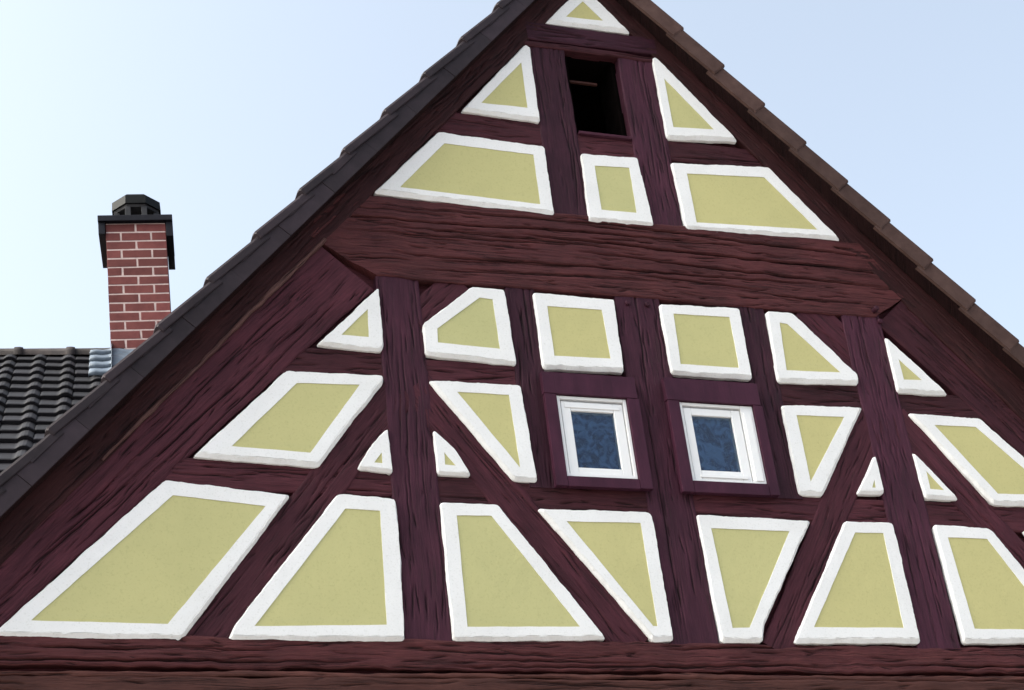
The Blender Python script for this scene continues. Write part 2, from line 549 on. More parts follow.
# ------------------------------------------------------------------ timbers
timber('lower_beam', M['lower'], (-0.1, 2.965), (9.0, 2.965), 0.33, y0=-0.015, cracks=10, amp=1.2)
timber('ledge_board', M['lower'], (-0.1, 3.150), (9.0, 3.150), 0.030, y0=-0.010, cracks=0, amp=1.2, dv=0.005)
timber('sill_beam', M['beam'], (-0.1, 3.272), (9.0, 3.272), 0.172, y0=-0.008, cracks=16, amp=1.9, crack_depth=0.02,
       crack_list=[(0.0, 2.6, -0.055, 0.012, 0.02, 0.006), (3.0, 5.5, -0.06, 0.01, 0.022, 0.006), (5.6, 8.8, -0.05, -0.015, 0.02, 0.006)])
for (xa, xb, za, zb) in ((2.715, 2.98, 3.34, 5.79), (4.33, 4.635, 3.34, 5.79), (6.015, 6.305, 3.34, 5.79)):
    timber('post', M['post'], ((xa + xb) / 2, za), ((xa + xb) / 2, zb), xb - xa + 0.02, y0=0.0, cracks=9)
for (xa, xb, za, zb) in ((3.575, 3.745, 4.335, 5.79), (5.215, 5.40, 4.335, 5.79)):
    timber('post', M['post'], ((xa + xb) / 2, za), ((xa + xb) / 2, zb), xb - xa + 0.03, y0=0.002, cracks=6)
# braces in front of the rails
timber('brace', M['strut'], (2.79, 4.93), (1.56, 3.32), 0.23, 0.22, y0=0.004, cracks=6)
timber('brace', M['strut'], (2.90, 4.99), (4.10, 3.32), 0.25, 0.235, y0=0.004, cracks=6)
timber('brace', M['strut'], (6.07, 4.97), (5.02, 3.32), 0.22, 0.20, y0=0.004, cracks=6)
timber('brace', M['strut'], (6.23, 4.98), (7.42, 3.32), 0.24, 0.22, y0=0.004, cracks=6)
timber('brace', M['strut'], (2.93, 5.44), (3.26, 5.77), 0.20, y0=0.006, cracks=3)
timber('brace', M['strut'], (6.12, 5.37), (5.74, 5.80), 0.27, y0=0.006, cracks=3)
# rails, upper and lower row
for (xa, xb, zz, w) in ((1.85, 2.72, 5.11, 0.19), (2.97, 3.59, 5.10, 0.17), (5.39, 6.03, 5.105, 0.19), (6.29, 7.2, 5.085, 0.19),
                        (1.0, 2.72, 4.335, 0.19), (2.97, 4.34, 4.285, 0.20), (4.62, 6.03, 4.27, 0.19), (6.29, 8.0, 4.27, 0.20)):
    timber('rail', M['rail'], (xa, zz), (xb, zz), w, y0=0.009, cracks=4)
# principal struts and rafters
timber('strut', M['strut'], (2.52, 5.80), (0.30, 3.34), 0.44, 0.26, y0=0.003, cracks=8, crack_depth=0.016,
       crack_list=[(0.1, 2.4, -0.06, 0.05, 0.014, 0.005), (0.3, 3.2, 0.05, -0.03, 0.018, 0.006), (0.2, 1.9, 0.14, 0.02, 0.012, 0.005)])
timber('strut', M['strut'], (6.44, 5.84), (8.60, 3.40), 0.40, 0.28, y0=0.003, cracks=8, crack_depth=0.016,
       crack_list=[(0.0, 2.6, 0.04, 0.04, 0.018, 0.006), (0.2, 3.0, -0.08, -0.02, 0.016, 0.006)])


def offset_line(p, q, d):
    L = math.hypot(q[0] - p[0], q[1] - p[1])
    nx, nz = -(q[1] - p[1]) / L, (q[0] - p[0]) / L
    return (p[0] + nx * d, p[1] + nz * d), (q[0] + nx * d, q[1] + nz * d)


a, b = offset_line((0.05, 3.18), (4.44, 8.405), 0.15)
timber('rafter', M['rafter'], a, b, 0.30, y0=-0.012, cracks=10, amp=1.1)
a, b = offset_line((8.75, 3.19), (4.46, 8.42), -0.15)
timber('rafter', M['rafter'], a, b, 0.30, y0=-0.012, cracks=10, amp=1.1)
a, b = offset_line((1.05, 4.371), (2.40, 5.976), 0.010)
timber('batten', M['bare'], a, b, 0.018, 0.030, y0=-0.026, depth=0.03, cracks=2, amp=1.3, dv=0.004)
# tie beam with cut ends
timber('tie_beam', M['beam'], (2.49, 6.055), (6.39, 6.055), 0.62, y0=-0.009, depth=0.12, cracks=18, amp=1.5, crack_depth=0.024,
       endA=[(-0.315, 0.235), (-0.05, -0.19), (0.10, -0.15), (0.315, 0.05)],
       endB=[(-0.315, -0.13), (-0.11, 0.17), (0.05, 0.08), (0.315, -0.12)],
       crack_list=[(-0.2, 2.6, 0.16, 0.03, 0.03, 0.006), (1.2, 4.1, 0.09, -0.02, 0.035, 0.007), (0.0, 1.7, 0.04, 0.02, 0.02, 0.005),
                   (0.3, 3.4, -0.10, 0.025, 0.026, 0.006), (1.6, 4.0, -0.02, -0.03, 0.03, 0.0065), (0.4, 2.4, 0.245, 0.01, 0.02, 0.005),
                   (2.0, 4.0, 0.22, -0.03, 0.028, 0.006), (0.5, 2.2, -0.2, 0.03, 0.018, 0.005)])
# upper storey
for (xa, xb) in ((3.972, 4.225), (4.655, 4.912)):
    timber('post', M['post'], ((xa + xb) / 2, 6.33), ((xa + xb) / 2, 7.80), xb - xa + 0.02, y0=0.0, cracks=9)
for (xa, xb, zz, w) in ((3.05, 3.985, 7.02, 0.22), (4.215, 4.665, 6.972, 0.17), (4.90, 5.80, 7.02, 0.18)):
    timber('rail', M['rail'], (xa, zz), (xb, zz), w, y0=0.009, cracks=4)
timber('lintel', M['rail'], (3.93, 7.812), (4.98, 7.812), 0.05, y0=-0.010, cracks=1, dv=0.005)
timber('collar_beam', M['post'], (3.96, 7.925), (4.96, 7.93), 0.155, y0=-0.014, depth=0.10, cracks=5)
# wooden pegs driven into the joints
for (px, pz) in ((4.405, 5.70), (4.545, 5.70), (6.27, 5.80), (6.30, 5.72)):
    pg = MB()
    vs = []; n = 10
    for rr, yy in ((0.019, 0.02), (0.019, -0.052 if pz > 5.75 else -0.014), (0.013, -0.058 if pz > 5.75 else -0.020)):
        vs += [(px + rr * math.cos(2 * math.pi * k / n), yy, pz + EYE + rr * math.sin(2 * math.pi * k / n)) for k in range(n)]
    fs = [(k, n + k, n + (k + 1) % n, (k + 1) % n) for k in range(n)] + [(n + k, 2 * n + k, 2 * n + (k + 1) % n, n + (k + 1) % n) for k in range(n)]
    fs.append(tuple(2 * n + k for k in range(n)))
    pg.add(vs, fs)
    pg.build('peg', M['post'], house)

# ------------------------------------------------------------------ plaster panels
PANELS = [
    ([[4.453, 8.418], [4.782, 8.022], [4.108, 8.011]],
     [[4.434, 8.263], [4.57, 8.101], [4.279, 8.09]]),
    ([[3.934, 7.791], [3.971, 7.762], [3.967, 7.109], [3.394, 7.125]],
     [[3.883, 7.612], [3.882, 7.215], [3.546, 7.209]]),
    ([[3.214, 6.926], [3.971, 6.905], [3.972, 6.332], [2.732, 6.374]],
     [[3.249, 6.83], [3.878, 6.819], [3.877, 6.412], [2.912, 6.436]]),
    ([[4.231, 6.881], [4.658, 6.898], [4.693, 6.328], [4.213, 6.322]],
     [[4.316, 6.782], [4.578, 6.798], [4.576, 6.421], [4.317, 6.418]]),
    ([[4.911, 7.828], [4.949, 7.828], [5.482, 7.145], [4.912, 7.088]],
     [[4.977, 7.637], [5.3, 7.221], [4.977, 7.198]]),
    ([[4.909, 6.889], [5.678, 6.947], [6.141, 6.365], [4.929, 6.329]],
     [[5.013, 6.803], [5.626, 6.845], [5.965, 6.435], [5.016, 6.393]]),
    ([[2.721, 5.668], [2.72, 5.221], [2.69, 5.193], [2.296, 5.213]],
     [[2.633, 5.491], [2.625, 5.29], [2.452, 5.292]]),
    ([[3.329, 5.725], [3.552, 5.722], [3.575, 5.163], [2.979, 5.195], [2.978, 5.404], [2.996, 5.434]],
     [[3.37, 5.639], [3.46, 5.636], [3.469, 5.273], [3.065, 5.286], [3.069, 5.387]]),
    ([[3.745, 5.719], [4.31, 5.716], [4.3, 5.166], [3.743, 5.154]],
     [[3.826, 5.618], [4.206, 5.622], [4.214, 5.258], [3.829, 5.251]]),
    ([[4.627, 5.711], [5.222, 5.728], [5.214, 5.18], [4.627, 5.175]],
     [[4.716, 5.638], [5.128, 5.646], [5.125, 5.258], [4.704, 5.256]]),
    ([[5.42, 5.724], [5.617, 5.728], [5.95, 5.35], [6.022, 5.271], [6.009, 5.195], [5.394, 5.175]],
     [[5.499, 5.636], [5.556, 5.63], [5.885, 5.279], [5.475, 5.265]]),
    ([[6.306, 5.599], [6.706, 5.163], [6.297, 5.155]],
     [[6.365, 5.421], [6.51, 5.264], [6.367, 5.257]]),
    ([[2.102, 5.023], [2.701, 5.034], [2.698, 4.985], [2.263, 4.393], [1.54, 4.427]],
     [[2.164, 4.94], [2.547, 4.955], [2.221, 4.483], [1.764, 4.5]]),
    ([[2.704, 4.682], [2.711, 4.375], [2.489, 4.392], [2.587, 4.556]],
     [[2.65, 4.509], [2.648, 4.437], [2.6, 4.439]]),
    ([[2.98, 4.691], [3.117, 4.548], [3.198, 4.385], [2.984, 4.385]],
     [[3.035, 4.53], [3.101, 4.443], [3.034, 4.447]]),
    ([[2.977, 5.022], [3.58, 5.026], [3.615, 4.361], [3.457, 4.362]],
     [[3.156, 4.948], [3.492, 4.948], [3.508, 4.45]]),
    ([[5.383, 5.007], [6.003, 5.028], [5.551, 4.354], [5.382, 4.353]],
     [[5.478, 4.932], [5.835, 4.939], [5.48, 4.449]]),
    ([[6.01, 4.678], [6.014, 4.39], [5.801, 4.381]],
     [[5.956, 4.489], [5.951, 4.43], [5.923, 4.429]]),
    ([[6.297, 4.716], [6.574, 4.37], [6.31, 4.367]],
     [[6.365, 4.572], [6.467, 4.435], [6.362, 4.44]]),
    ([[6.338, 5.003], [6.9, 5.0], [7.5, 4.37], [6.83, 4.345]],
     [[6.517, 4.921], [6.846, 4.926], [7.33, 4.44], [6.88, 4.427]]),
    ([[1.384, 4.276], [2.099, 4.214], [1.468, 3.331], [0.478, 3.334]],
     [[1.428, 4.178], [1.946, 4.134], [1.393, 3.421], [0.686, 3.428]]),
    ([[2.37, 4.233], [2.714, 4.219], [2.721, 4.018], [2.705, 3.341], [1.713, 3.335], [1.762, 3.44]],
     [[2.408, 4.136], [2.613, 4.131], [2.602, 3.435], [1.858, 3.416]]),
    ([[2.981, 4.207], [3.34, 4.207], [3.924, 3.367], [2.98, 3.347]],
     [[3.075, 4.121], [3.291, 4.126], [3.759, 3.444], [3.072, 3.432]]),
    ([[3.587, 4.191], [4.315, 4.201], [4.335, 4.163], [4.347, 3.367], [4.204, 3.36]],
     [[3.762, 4.109], [4.244, 4.117], [4.25, 3.455], [4.221, 3.455]]),
    ([[4.631, 4.196], [5.429, 4.182], [4.959, 3.468], [4.929, 3.361], [4.65, 3.355]],
     [[4.713, 4.099], [5.255, 4.098], [4.852, 3.454], [4.737, 3.451]]),
    ([[5.67, 4.185], [6.015, 4.192], [6.024, 4.166], [6.022, 3.372], [5.131, 3.362]],
     [[5.723, 4.106], [5.93, 4.109], [5.919, 3.47], [5.289, 3.464]]),
    ([[6.323, 4.19], [6.718, 4.179], [6.756, 4.167], [7.24, 3.39], [6.336, 3.378]],
     [[6.403, 4.096], [6.702, 4.096], [7.06, 3.475], [6.433, 3.471]]),
    ([[7.005,4.175],[7.60,4.20],[8.48,3.36],[7.50,3.36]],
     [[7.17,4.10],[7.58,4.10],[8.20,3.45],[7.56,3.45]]),
]



def area2(p):
    return sum(p[i][0] * p[(i + 1) % len(p)][1] - p[(i + 1) % len(p)][0] * p[i][1] for i in range(len(p)))


def inset(poly, d):
    """Inset of a counter-clockwise polygon; d may be one number or one per edge."""
    n = len(poly)
    ds = d if hasattr(d, '__len__') else [d] * n
    out = []
    for i in range(n):
        p0, p1, p2 = poly[i - 1], poly[i], poly[(i + 1) % n]
        def ln(a, b, dd):
            L = math.hypot(b[0] - a[0], b[1] - a[1]); nx, nz = -(b[1] - a[1]) / L, (b[0] - a[0]) / L
            return (nx, nz, nx * a[0] + nz * a[1] + dd)
        a = ln(p0, p1, ds[i - 1]); b = ln(p1, p2, ds[i])
        det = a[0] * b[1] - a[1] * b[0]
        if abs(det) < 0.05:
            out.append((p1[0] + a[0] * ds[i], p1[1] + a[1] * ds[i]))
        else:
            out.append(((a[2] * b[1] - a[1] * b[2]) / det, (a[0] * b[2] - a[2] * b[0]) / det))
    return out


def subdivide(poly, counts):
    out = []
    for i, c in enumerate(counts):
        a = np.array(poly[i]); b = np.array(poly[(i + 1) % len(poly)])
        for k in range(c):
            out.append(a + (b - a) * k / c)
    return np.array(out)


def smooth_loop(p, it, f=0.5):
    for _ in range(it):
        p = p * (1 - f) + f * 0.5 * (np.roll(p, 1, 0) + np.roll(p, -1, 0))
    return p


def loop_noise(n, seed, freq):
    """Smooth periodic noise round a loop."""
    ang = np.arange(n) * freq
    return noise(ang, np.zeros(n), seed)


for pi, (po, pin) in enumerate(PANELS):
    po = [tuple(p) for p in po]; pin = [tuple(p) for p in pin]
    if area2(po) < 0: po.reverse()
    if area2(pin) < 0: pin.reverse()
    per = sum(math.hypot(po[i][0] - po[i - 1][0], po[i][1] - po[i - 1][1]) for i in range(len(po)))
    inr = abs(area2(po)) / per
    small = min(1.0, inr / 0.15)
    rr = random.Random(900 + pi)
    step = 0.018
    counts = [max(2, int(math.hypot(po[(i + 1) % len(po)][0] - po[i][0], po[(i + 1) % len(po)][1] - po[i][1]) / step)) for i in range(len(po))]
    # the plaster cushion is thicker along its lower edges
    dd = []
    for i in range(len(po)):
        q = po[(i + 1) % len(po)]; dx = q[0] - po[i][0]; dz = q[1] - po[i][1]; L = math.hypot(dx, dz)
        down = max(0.0, dx / L)            # ccw polygon: an edge running +x faces down
        dd.append((0.009 + 0.019 * down * rr.uniform(0.7, 1.15)) * (0.55 + 0.45 * small))
    L0 = smooth_loop(subdivide(po, counts), 1, 0.7)
    L1 = smooth_loop(subdivide(inset(po, 0.002), counts), 1, 0.7)
    L2 = smooth_loop(subdivide(inset(po, dd), counts), 1, 0.4)
    L3 = L2
    n = len(L0)
    cen = L0.mean(0)
    nrm = np.roll(L0, -1, 0) - np.roll(L0, 1, 0)
    nrm = np.stack([nrm[:, 1], -nrm[:, 0]], 1); nrm /= np.linalg.norm(nrm, axis=1)[:, None] + 1e-9
    w1 = (loop_noise(n, 50 + pi, 0.16) * 0.0034 + loop_noise(n, 150 + pi, 0.6) * 0.0014 + loop_noise(n, 155 + pi, 1.7) * 0.0007)[:, None]
    w2 = (loop_noise(n, 250 + pi, 0.2) * 0.003 + loop_noise(n, 350 + pi, 0.9) * 0.0022)[:, None] * small
    L0 = L0 + nrm * w1; L1 = L1 + nrm * w1; L2 = L2 + nrm * (w1 * 0.5 + w2); L3 = L3 + nrm * (w1 * 0.4 + w2)
    yj = loop_noise(n, 450 + pi, 0.3) * 0.0015
    thick = 0.021
    L3 = L2
    ys = (np.full(n, 0.02), -0.006 + yj, np.full(n, -thick))
    bd = MB()
    # a ragged trowel line where the cushion turns under along its lower edges
    down = np.clip(-nrm[:, 1], 0, 1) * np.clip(0.55 + loop_noise(n, 700 + pi, 0.5) * 0.9, 0, 1) * small
    L2b = smooth_loop(subdivide(inset(po, [x + 0.003 for x in dd]), counts), 1, 0.4) + nrm * (w1 * 0.5 + w2)
    L3 = smooth_loop(subdivide(inset(po, [x + 0.0065 for x in dd]), counts), 1, 0.4) + nrm * (w1 * 0.45 + w2 * 0.8)
    yg = -thick + 0.007 * down
    yl = -thick - 0.002 * down
    for La_, ya_, Lb_, yb_ in ((L0, ys[0], L1, ys[1]), (L1, ys[1], L2, yl), (L2, yl, L2b, yg), (L2b, yg, L3, ys[2])):
        bd.add([(p[0], y, p[1] + EYE) for p, y in zip(La_, ya_)] + [(p[0], y, p[1] + EYE) for p, y in zip(Lb_, yb_)],
               [(i, (i + 1) % n, n + (i + 1) % n, n + i) for i in range(n)], 0, False)
    ic = [max(2, int(math.hypot(pin[(i + 1) % len(pin)][0] - pin[i][0], pin[(i + 1) % len(pin)][1] - pin[i][1]) / 0.03)) for i in range(len(pin))]
    I0 = subdivide(pin, ic)
    m_ = len(I0)
    I0 = I0 + np.stack([loop_noise(m_, 550 + pi, 0.5), loop_noise(m_, 650 + pi, 0.5)], 1) * 0.0012
    tri = tessellate_polygon([[Vector((p[0], p[1], 0)) for p in L3], [Vector((p[0], p[1], 0)) for p in I0]])
    allv = [(p[0], -thick, p[1] + EYE) for p in L3] + [(p[0], -thick, p[1] + EYE) for p in I0]
    def orient(t):
        a_, b_, c_ = (allv[i] for i in t)
        return t if (b_[0] - a_[0]) * (c_[2] - a_[2]) - (b_[2] - a_[2]) * (c_[0] - a_[0]) > 0 else (t[0], t[2], t[1])
    bd.add(allv, [orient(tuple(t)) for t in tri], 0, False)
    # the small step from the border down to the coloured field
    rec = 0.004
    bd.add([(p[0], -thick, p[1] + EYE) for p in I0] + [(p[0], -thick + rec + 0.002, p[1] + EYE) for p in I0],
           [(i, (i + 1) % m_, m_ + (i + 1) % m_, m_ + i) for i in range(m_)], 0, False)
    fld = MB()
    fl = [Vector((p[0], p[1], 0)) for p in I0]
    ft = tessellate_polygon([fl])
    yv = [(p[0], -thick + rec, p[1] + EYE) for p in I0]
    allv = yv
    fld.add(yv, [orient(tuple(t)) for t in ft], 0, False)
    fld.add(yv + [(p[0], 0.03, p[2]) for p in yv], [(i, (i + 1) % m_, m_ + (i + 1) % m_, m_ + i) for i in range(m_)], 0, False)
    panel = fld.build('infill_panel', M['yellow'], house)
    bd.build('plaster_border', M['white'], panel)

# ------------------------------------------------------------------ attic opening
op = MB()
x0, x1, z0, z1 = VENT
op.box(x0 + 0.002, x1 - 0.002, -0.010, 0.08, z0 + EYE + 0.002, z0 + EYE + 0.024, 1, bevel=0.004)
op.box(x0 + 0.002, x0 + 0.03, 0.07, 0.30, z0 + EYE + 0.024, z1 + EYE - 0.002, 0, bevel=0.003)
op.box(x1 - 0.03, x1 - 0.002, 0.07, 0.30, z0 + EYE + 0.024, z1 + EYE - 0.002, 0, bevel=0.003)
opo = op.build('attic_opening', [M['dark'], M['post']], house)
la = MB()
la.box(4.24, 4.51, 0.12, 0.14, 7.612 + EYE, 7.630 + EYE, 0, bevel=0.003)
la.build('lath', M['lower'], opo)

# ------------------------------------------------------------------ windows
def frame_bars(mb, x0, x1, z0, z1, wl, wr, wb, wt, y0, y1, bevel=0.003):
    mb.box(x0, x0 + wl, y0, y1, z0 + EYE, z1 + EYE, bevel=bevel)
    mb.box(x1 - wr, x1, y0, y1, z0 + EYE, z1 + EYE, bevel=bevel)
    mb.box(x0 + wl + 0.0006, x1 - wr - 0.0006, y0 + 0.0008, y1, z0 + EYE, z0 + wb + EYE, bevel=bevel)
    mb.box(x0 + wl + 0.0006, x1 - wr - 0.0006, y0 + 0.0008, y1, z1 - wt + EYE, z1 + EYE, bevel=bevel)


def window(fr, sash, glass, cas, kind):
    x0, x1, z0, z1 = fr
    f = MB()
    wl, wr = sash[0] - x0 - 0.007, x1 - sash[1] - 0.007
    frame_bars(f, x0, x1, z0, z1, wl, wr, sash[2] - z0 - 0.002, z1 - sash[3] - 0.013, -0.034, 0.06)
    if kind == 2:   # deep rebate strip on the wide jamb
        f.box(x1 - wr + 0.014, x1 - 0.018, -0.0395, -0.0335, z0 + 0.02 + EYE, z1 - 0.05 + EYE, bevel=0.002)
    w = f.build('window', M['frame'], house, None, 'small white window with a wide right jamb' if kind == 2 else None)
    s = MB()
    frame_bars(s, sash[0], sash[1], sash[2], sash[3], glass[0] - sash[0], sash[1] - glass[1], glass[2] - sash[2], sash[3] - glass[3], -0.026, 0.03, 0.004)
    if kind == 2:   # weather bar and drip pieces on the lower rail
        s.box(sash[0] + 0.04, sash[1] - 0.03, -0.034, -0.0265, sash[2] + 0.012 + EYE, sash[2] + 0.034 + EYE, bevel=0.002)
    else:
        s.box(sash[0] + 0.02, sash[1] - 0.02, -0.031, -0.0265, glass[3] + 0.018 + EYE, glass[3] + 0.05 + EYE, bevel=0.002)
    s.build('sash', M['frame'], w)
    p = MB()
    p.box(glass[0] - 0.008, glass[1] + 0.008, -0.010, -0.006, glass[2] - 0.008 + EYE, glass[3] + 0.008 + EYE)
    p.build('pane', M['glass'], w)
    c = MB()
    nx, nz = 30, 20
    gx = np.linspace(glass[0] - 0.05, glass[1] + 0.05, nx); gz = np.linspace(glass[2] - 0.05, glass[3] + 0.06, nz)
    vs = [(xx, 0.018 + 0.005 * math.sin(xx * 95 + 2 * math.sin(zz * 5)), zz + EYE) for zz in gz for xx in gx]
    c.add(vs, [(j * nx + i, j * nx + i + 1, (j + 1) * nx + i + 1, (j + 1) * nx + i) for j in range(nz - 1) for i in range(nx - 1)], 0, True)
    c.add([(xx, yy + 0.004, zz) for xx, yy, zz in vs], [(j * nx + i, (j + 1) * nx + i, (j + 1) * nx + i + 1, j * nx + i + 1) for j in range(nz - 1) for i in range(nx - 1)], 0, True)
    c.build('curtain', M['curtain'], w)
    k = MB()
    cx0, cx1, cz0, cz1 = cas
    g_ = 0.0025
    yf = -0.052
    k.box(cx0, cx1 - 0.01, yf - 0.002, -0.012, z1 + 0.004 + EYE, cz1 + EYE, bevel=0.003)
    k.box(cx0 + 0.004, x0 - g_, yf, -0.012, cz0 + EYE, z1 + 0.0015 + EYE, bevel=0.003)
    k.box(x1 + g_, cx1, yf, -0.012, cz0 + 0.003 + EYE, z1 + 0.0015 + EYE, bevel=0.003)
    k.box(x0 - g_ + 0.002, x1 + g_ - 0.002, yf + 0.002, -0.012, cz0 + EYE, z0 - 0.002 + EYE, bevel=0.003)
    P_ = np.array(k.v)
    k.build('casing', M['casing'], w, np.stack([P_[:, 2] + 3 * fr[0], P_[:, 0] + P_[:, 1]], 1))
    return w


window(WIN[0], (3.826, 4.238, 4.428, 4.924), (3.886, 4.176, 4.470, 4.862), (3.712, 4.352, 4.330, 5.112), 1)
window(WIN[1], (4.662, 5.060, 4.428, 4.932), (4.714, 4.998, 4.492, 4.882), (4.546, 5.222, 4.326, 5.128), 2)

# ------------------------------------------------------------------ main roof
LTOP = (1.186, 3.622)      # z = m x + c of the tile corners on the left verge
RTOP = (-1.142, 13.871)
VY = -0.16                 # the verge face stands this far in front of the gable
APX = (RTOP[1] - LTOP[1]) / (LTOP[0] - RTOP[0]); APZ = LTOP[0] * APX + LTOP[1]


def roof_xf(sidex):
    m = LTOP[0] if sidex < 0 else -RTOP[0]
    an = math.atan(m)
    d = Vector((sidex * math.cos(an), 0, -math.sin(an)))       # down the slope
    nn = Vector((sidex * math.sin(an), 0, math.cos(an)))       # out of the slope
    o = Vector((APX, 0, APZ + EYE))
    return lambda p: o + d * p[0] + Vector((0, p[1], 0)) + nn * p[2]


def slab(sidex, n0, n1, length):
    xf = roof_xf(sidex)
    mb = MB()
    m = LTOP[0] if sidex < 0 else -RTOP[0]
    an = math.atan(m)
    def st(n):       # where the layer meets the ridge plane
        return -n * math.tan(an)
    c = []
    for n_, y in ((n0, VY + 0.03), (n1, VY + 0.03), (n1, 7.9), (n0, 7.9)):
        c.append(xf((st(n_), y, n_))); c.append(xf((length, y, n_)))
    f = [(0, 1, 3, 2), (2, 3, 5, 4), (4, 5, 7, 6), (6, 7, 1, 0), (1, 7, 5, 3), (0, 2, 4, 6)]
    mb.add(c, f)
    return mb


for sx, dep in ((-1, 0.175), (1, 0.128)):
    m_ = slab(sx, -dep + 0.012, -0.045, 7.3)
    m_.build('roof', M['soffit'], house)

# verge tiles
rng = random.Random(5)


def verge(sidex, first, pitch, depth, mat, count, shift):
    xf = roof_xf(sidex)
    mb = MB()
    k0 = -3
    for k in range(k0, count):
        s1 = first + k * pitch                     # lower end
        s0 = s1 - pitch - 0.05
        if s1 < 0.2: continue
        s0 = max(s0, 0.10)
        jy = rng.uniform(-0.003, 0.003); jn = rng.uniform(-0.003, 0.003); tone = rng.uniform(0.1, 0.8)
        lift0, lift1 = (-0.030 if sidex < 0 else 0.002) + jn, (0.004 if sidex < 0 else 0.026) + jn
        rad = 0.020
        if sidex > 0:
            prof = [(VY + 0.022, -depth), (VY, -depth + 0.004), (VY, -rad), (VY + 0.006, -0.007), (VY + rad, 0.0), (VY + 0.22, -0.004), (VY + 0.22, -0.03), (VY + 0.022, -0.03)]
        else:
            prof = [(VY + 0.030, -0.064), (VY - 0.010, -0.064), (VY - 0.013, -0.058), (VY - 0.013, -0.02), (VY - 0.006, -0.006), (VY + 0.03, 0.0), (VY + 0.22, -0.004), (VY + 0.22, -0.03), (VY + 0.030, -0.03)]
        vs = []; nP = len(prof)
        for (s, l, b) in ((s0, lift0, 0), (s1 - 0.012, lift1 - 0.0005, 0), (s1, lift1 - 0.004, 0.004)):
            for (y, n_) in prof:
                vs.append(xf((s, y + jy + b + (0.011 if s == s0 and y < VY + 0.1 else 0.0), n_ + l - (b if n_ > -0.02 else 0))))
        fs = []
        for q in range(2):
            for i in range(nP):
                j = (i + 1) % nP
                f = (q * nP + i, (q + 1) * nP + i, (q + 1) * nP + j, q * nP + j)
                fs.append(f if sidex < 0 else f[::-1])
        fs.append(tuple(range(nP))); fs.append(tuple(2 * nP + i for i in range(nP)))
        mb.add(vs, fs, 0, False, tone)
        if sidex < 0:                               # separate lower apron leaf, lapped half a tile further down
            a0, a1 = s0 + shift, s1 + shift
            t2 = rng.uniform(0.3, 0.95)
            jy2 = rng.uniform(-0.002, 0.004)
            for (p0, p1, ya, yb, na, nb, tt) in ((a0 + 0.052, a1, VY + 0.004 + jy2, VY + 0.02, -depth, -0.040, t2),
                                                 (a0 + 0.16, a1 - 0.10, VY - 0.003 + jy2, VY + 0.0035, -0.088, -0.040, tone)):
                mb.box(p0, p1, ya, yb, na, nb, 0, tt, 0.003, None, xf)
    return mb.build('verge', mat, house)


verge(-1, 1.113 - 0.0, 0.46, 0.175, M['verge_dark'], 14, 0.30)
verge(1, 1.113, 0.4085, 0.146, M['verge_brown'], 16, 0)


# ------------------------------------------------------------------ tile fields
def tile_rows(mb, O, du_, dd_, nn_, u0, u1, rows, gauge, width, seed, k=10, start=0.0, u_clip=None):
    """Rows of interlocking pan tiles. O ridge point, du_ along, dd_ down the slope, nn_ outwards."""
    rg = random.Random(seed)
    prof = [(0.0, 0.000), (0.06, 0.003), (0.5, 0.001), (0.56, 0.004), (0.65, 0.018), (0.74, 0.024), (0.84, 0.023), (0.93, 0.012), (0.985, 0.004), (0.99, -0.004)]
    for r in range(rows):
        off = (r % 2) * 0.0
        nt_ = int((u1 - u0) / width)
        for c in range(nt_):
            ua = u0 + c * width + off
            s0 = start + r * gauge - 0.03; s1 = start + (r + 1) * gauge
            if u_clip and ua + width > u_clip(s0): continue
            ju = rg.uniform(-0.003, 0.003); js = rg.uniform(-0.008, 0.008); jn = rg.uniform(-0.003, 0.004); tl = rg.uniform(-0.004, 0.004)
            tone = rg.random() ** 1.3
            vs = []; n_ = len(prof)
            for (s, lift, cut) in ((s0, -0.006, 0), (s1 + js - 0.01, 0.026, 0), (s1 + js, 0.022, 0), (s1 + js, -0.004, 1)):
                for (q, h) in prof:
                    vs.append(O + du_ * (ua + q * width + ju) + dd_ * s + nn_ * (h * (1.0) + lift + jn + tl * q))
            fs = []
            for a in range(3):
                for i in range(n_ - 1):
                    fs.append((a * n_ + i, (a + 1) * n_ + i, (a + 1) * n_ + i + 1, a * n_ + i + 1))
            mb.add(vs, fs, 0, False, tone)


for sx in (-1, 1):
    xf = roof_xf(sx)
    o_ = xf((0, 0, 0)); dd_ = xf((1, 0, 0)) - o_; nn_ = xf((0, 0, 1)) - o_
    mb = MB()
    tile_rows(mb, o_ - nn_ * 0.04, Vector((0, 1, 0)), dd_, nn_, VY + 0.2, 7.9, 21, 0.345, 0.27, 40 + sx)
    mb.build('roof_tiling', M['tile'], house)
rd = MB()


def ridge_caps(mb, O, du_, nn_up, side_, u0, u1, ln, rad, seed):
    rg = random.Random(seed)
    u = u0
    while u < u1:
        tone = rg.random(); jz = rg.uniform(-0.006, 0.006)
        vs = []; n_ = 9
        ringspec = ((0.0, 0.93), (ln * 0.86, 1.0), (ln * 0.88, 1.14), (ln * 0.98, 1.16), (ln * 1.04, 1.10), (ln * 1.04, 0.85))
        for (du2, sc) in ringspec:
            for q in range(n_):
                a_ = math.pi * (-0.08 + 1.16 * q / (n_ - 1))
                vs.append(O + du_ * (u + du2) + side_ * (math.cos(a_) * rad * sc) + nn_up * (math.sin(a_) * rad * sc * 0.8 + jz))
        fs = [(a * n_ + i, a * n_ + i + 1, (a + 1) * n_ + i + 1, (a + 1) * n_ + i) for a in range(len(ringspec) - 1) for i in range(n_ - 1)]
        mb.add(vs, fs, 0, True, tone)
        u += ln


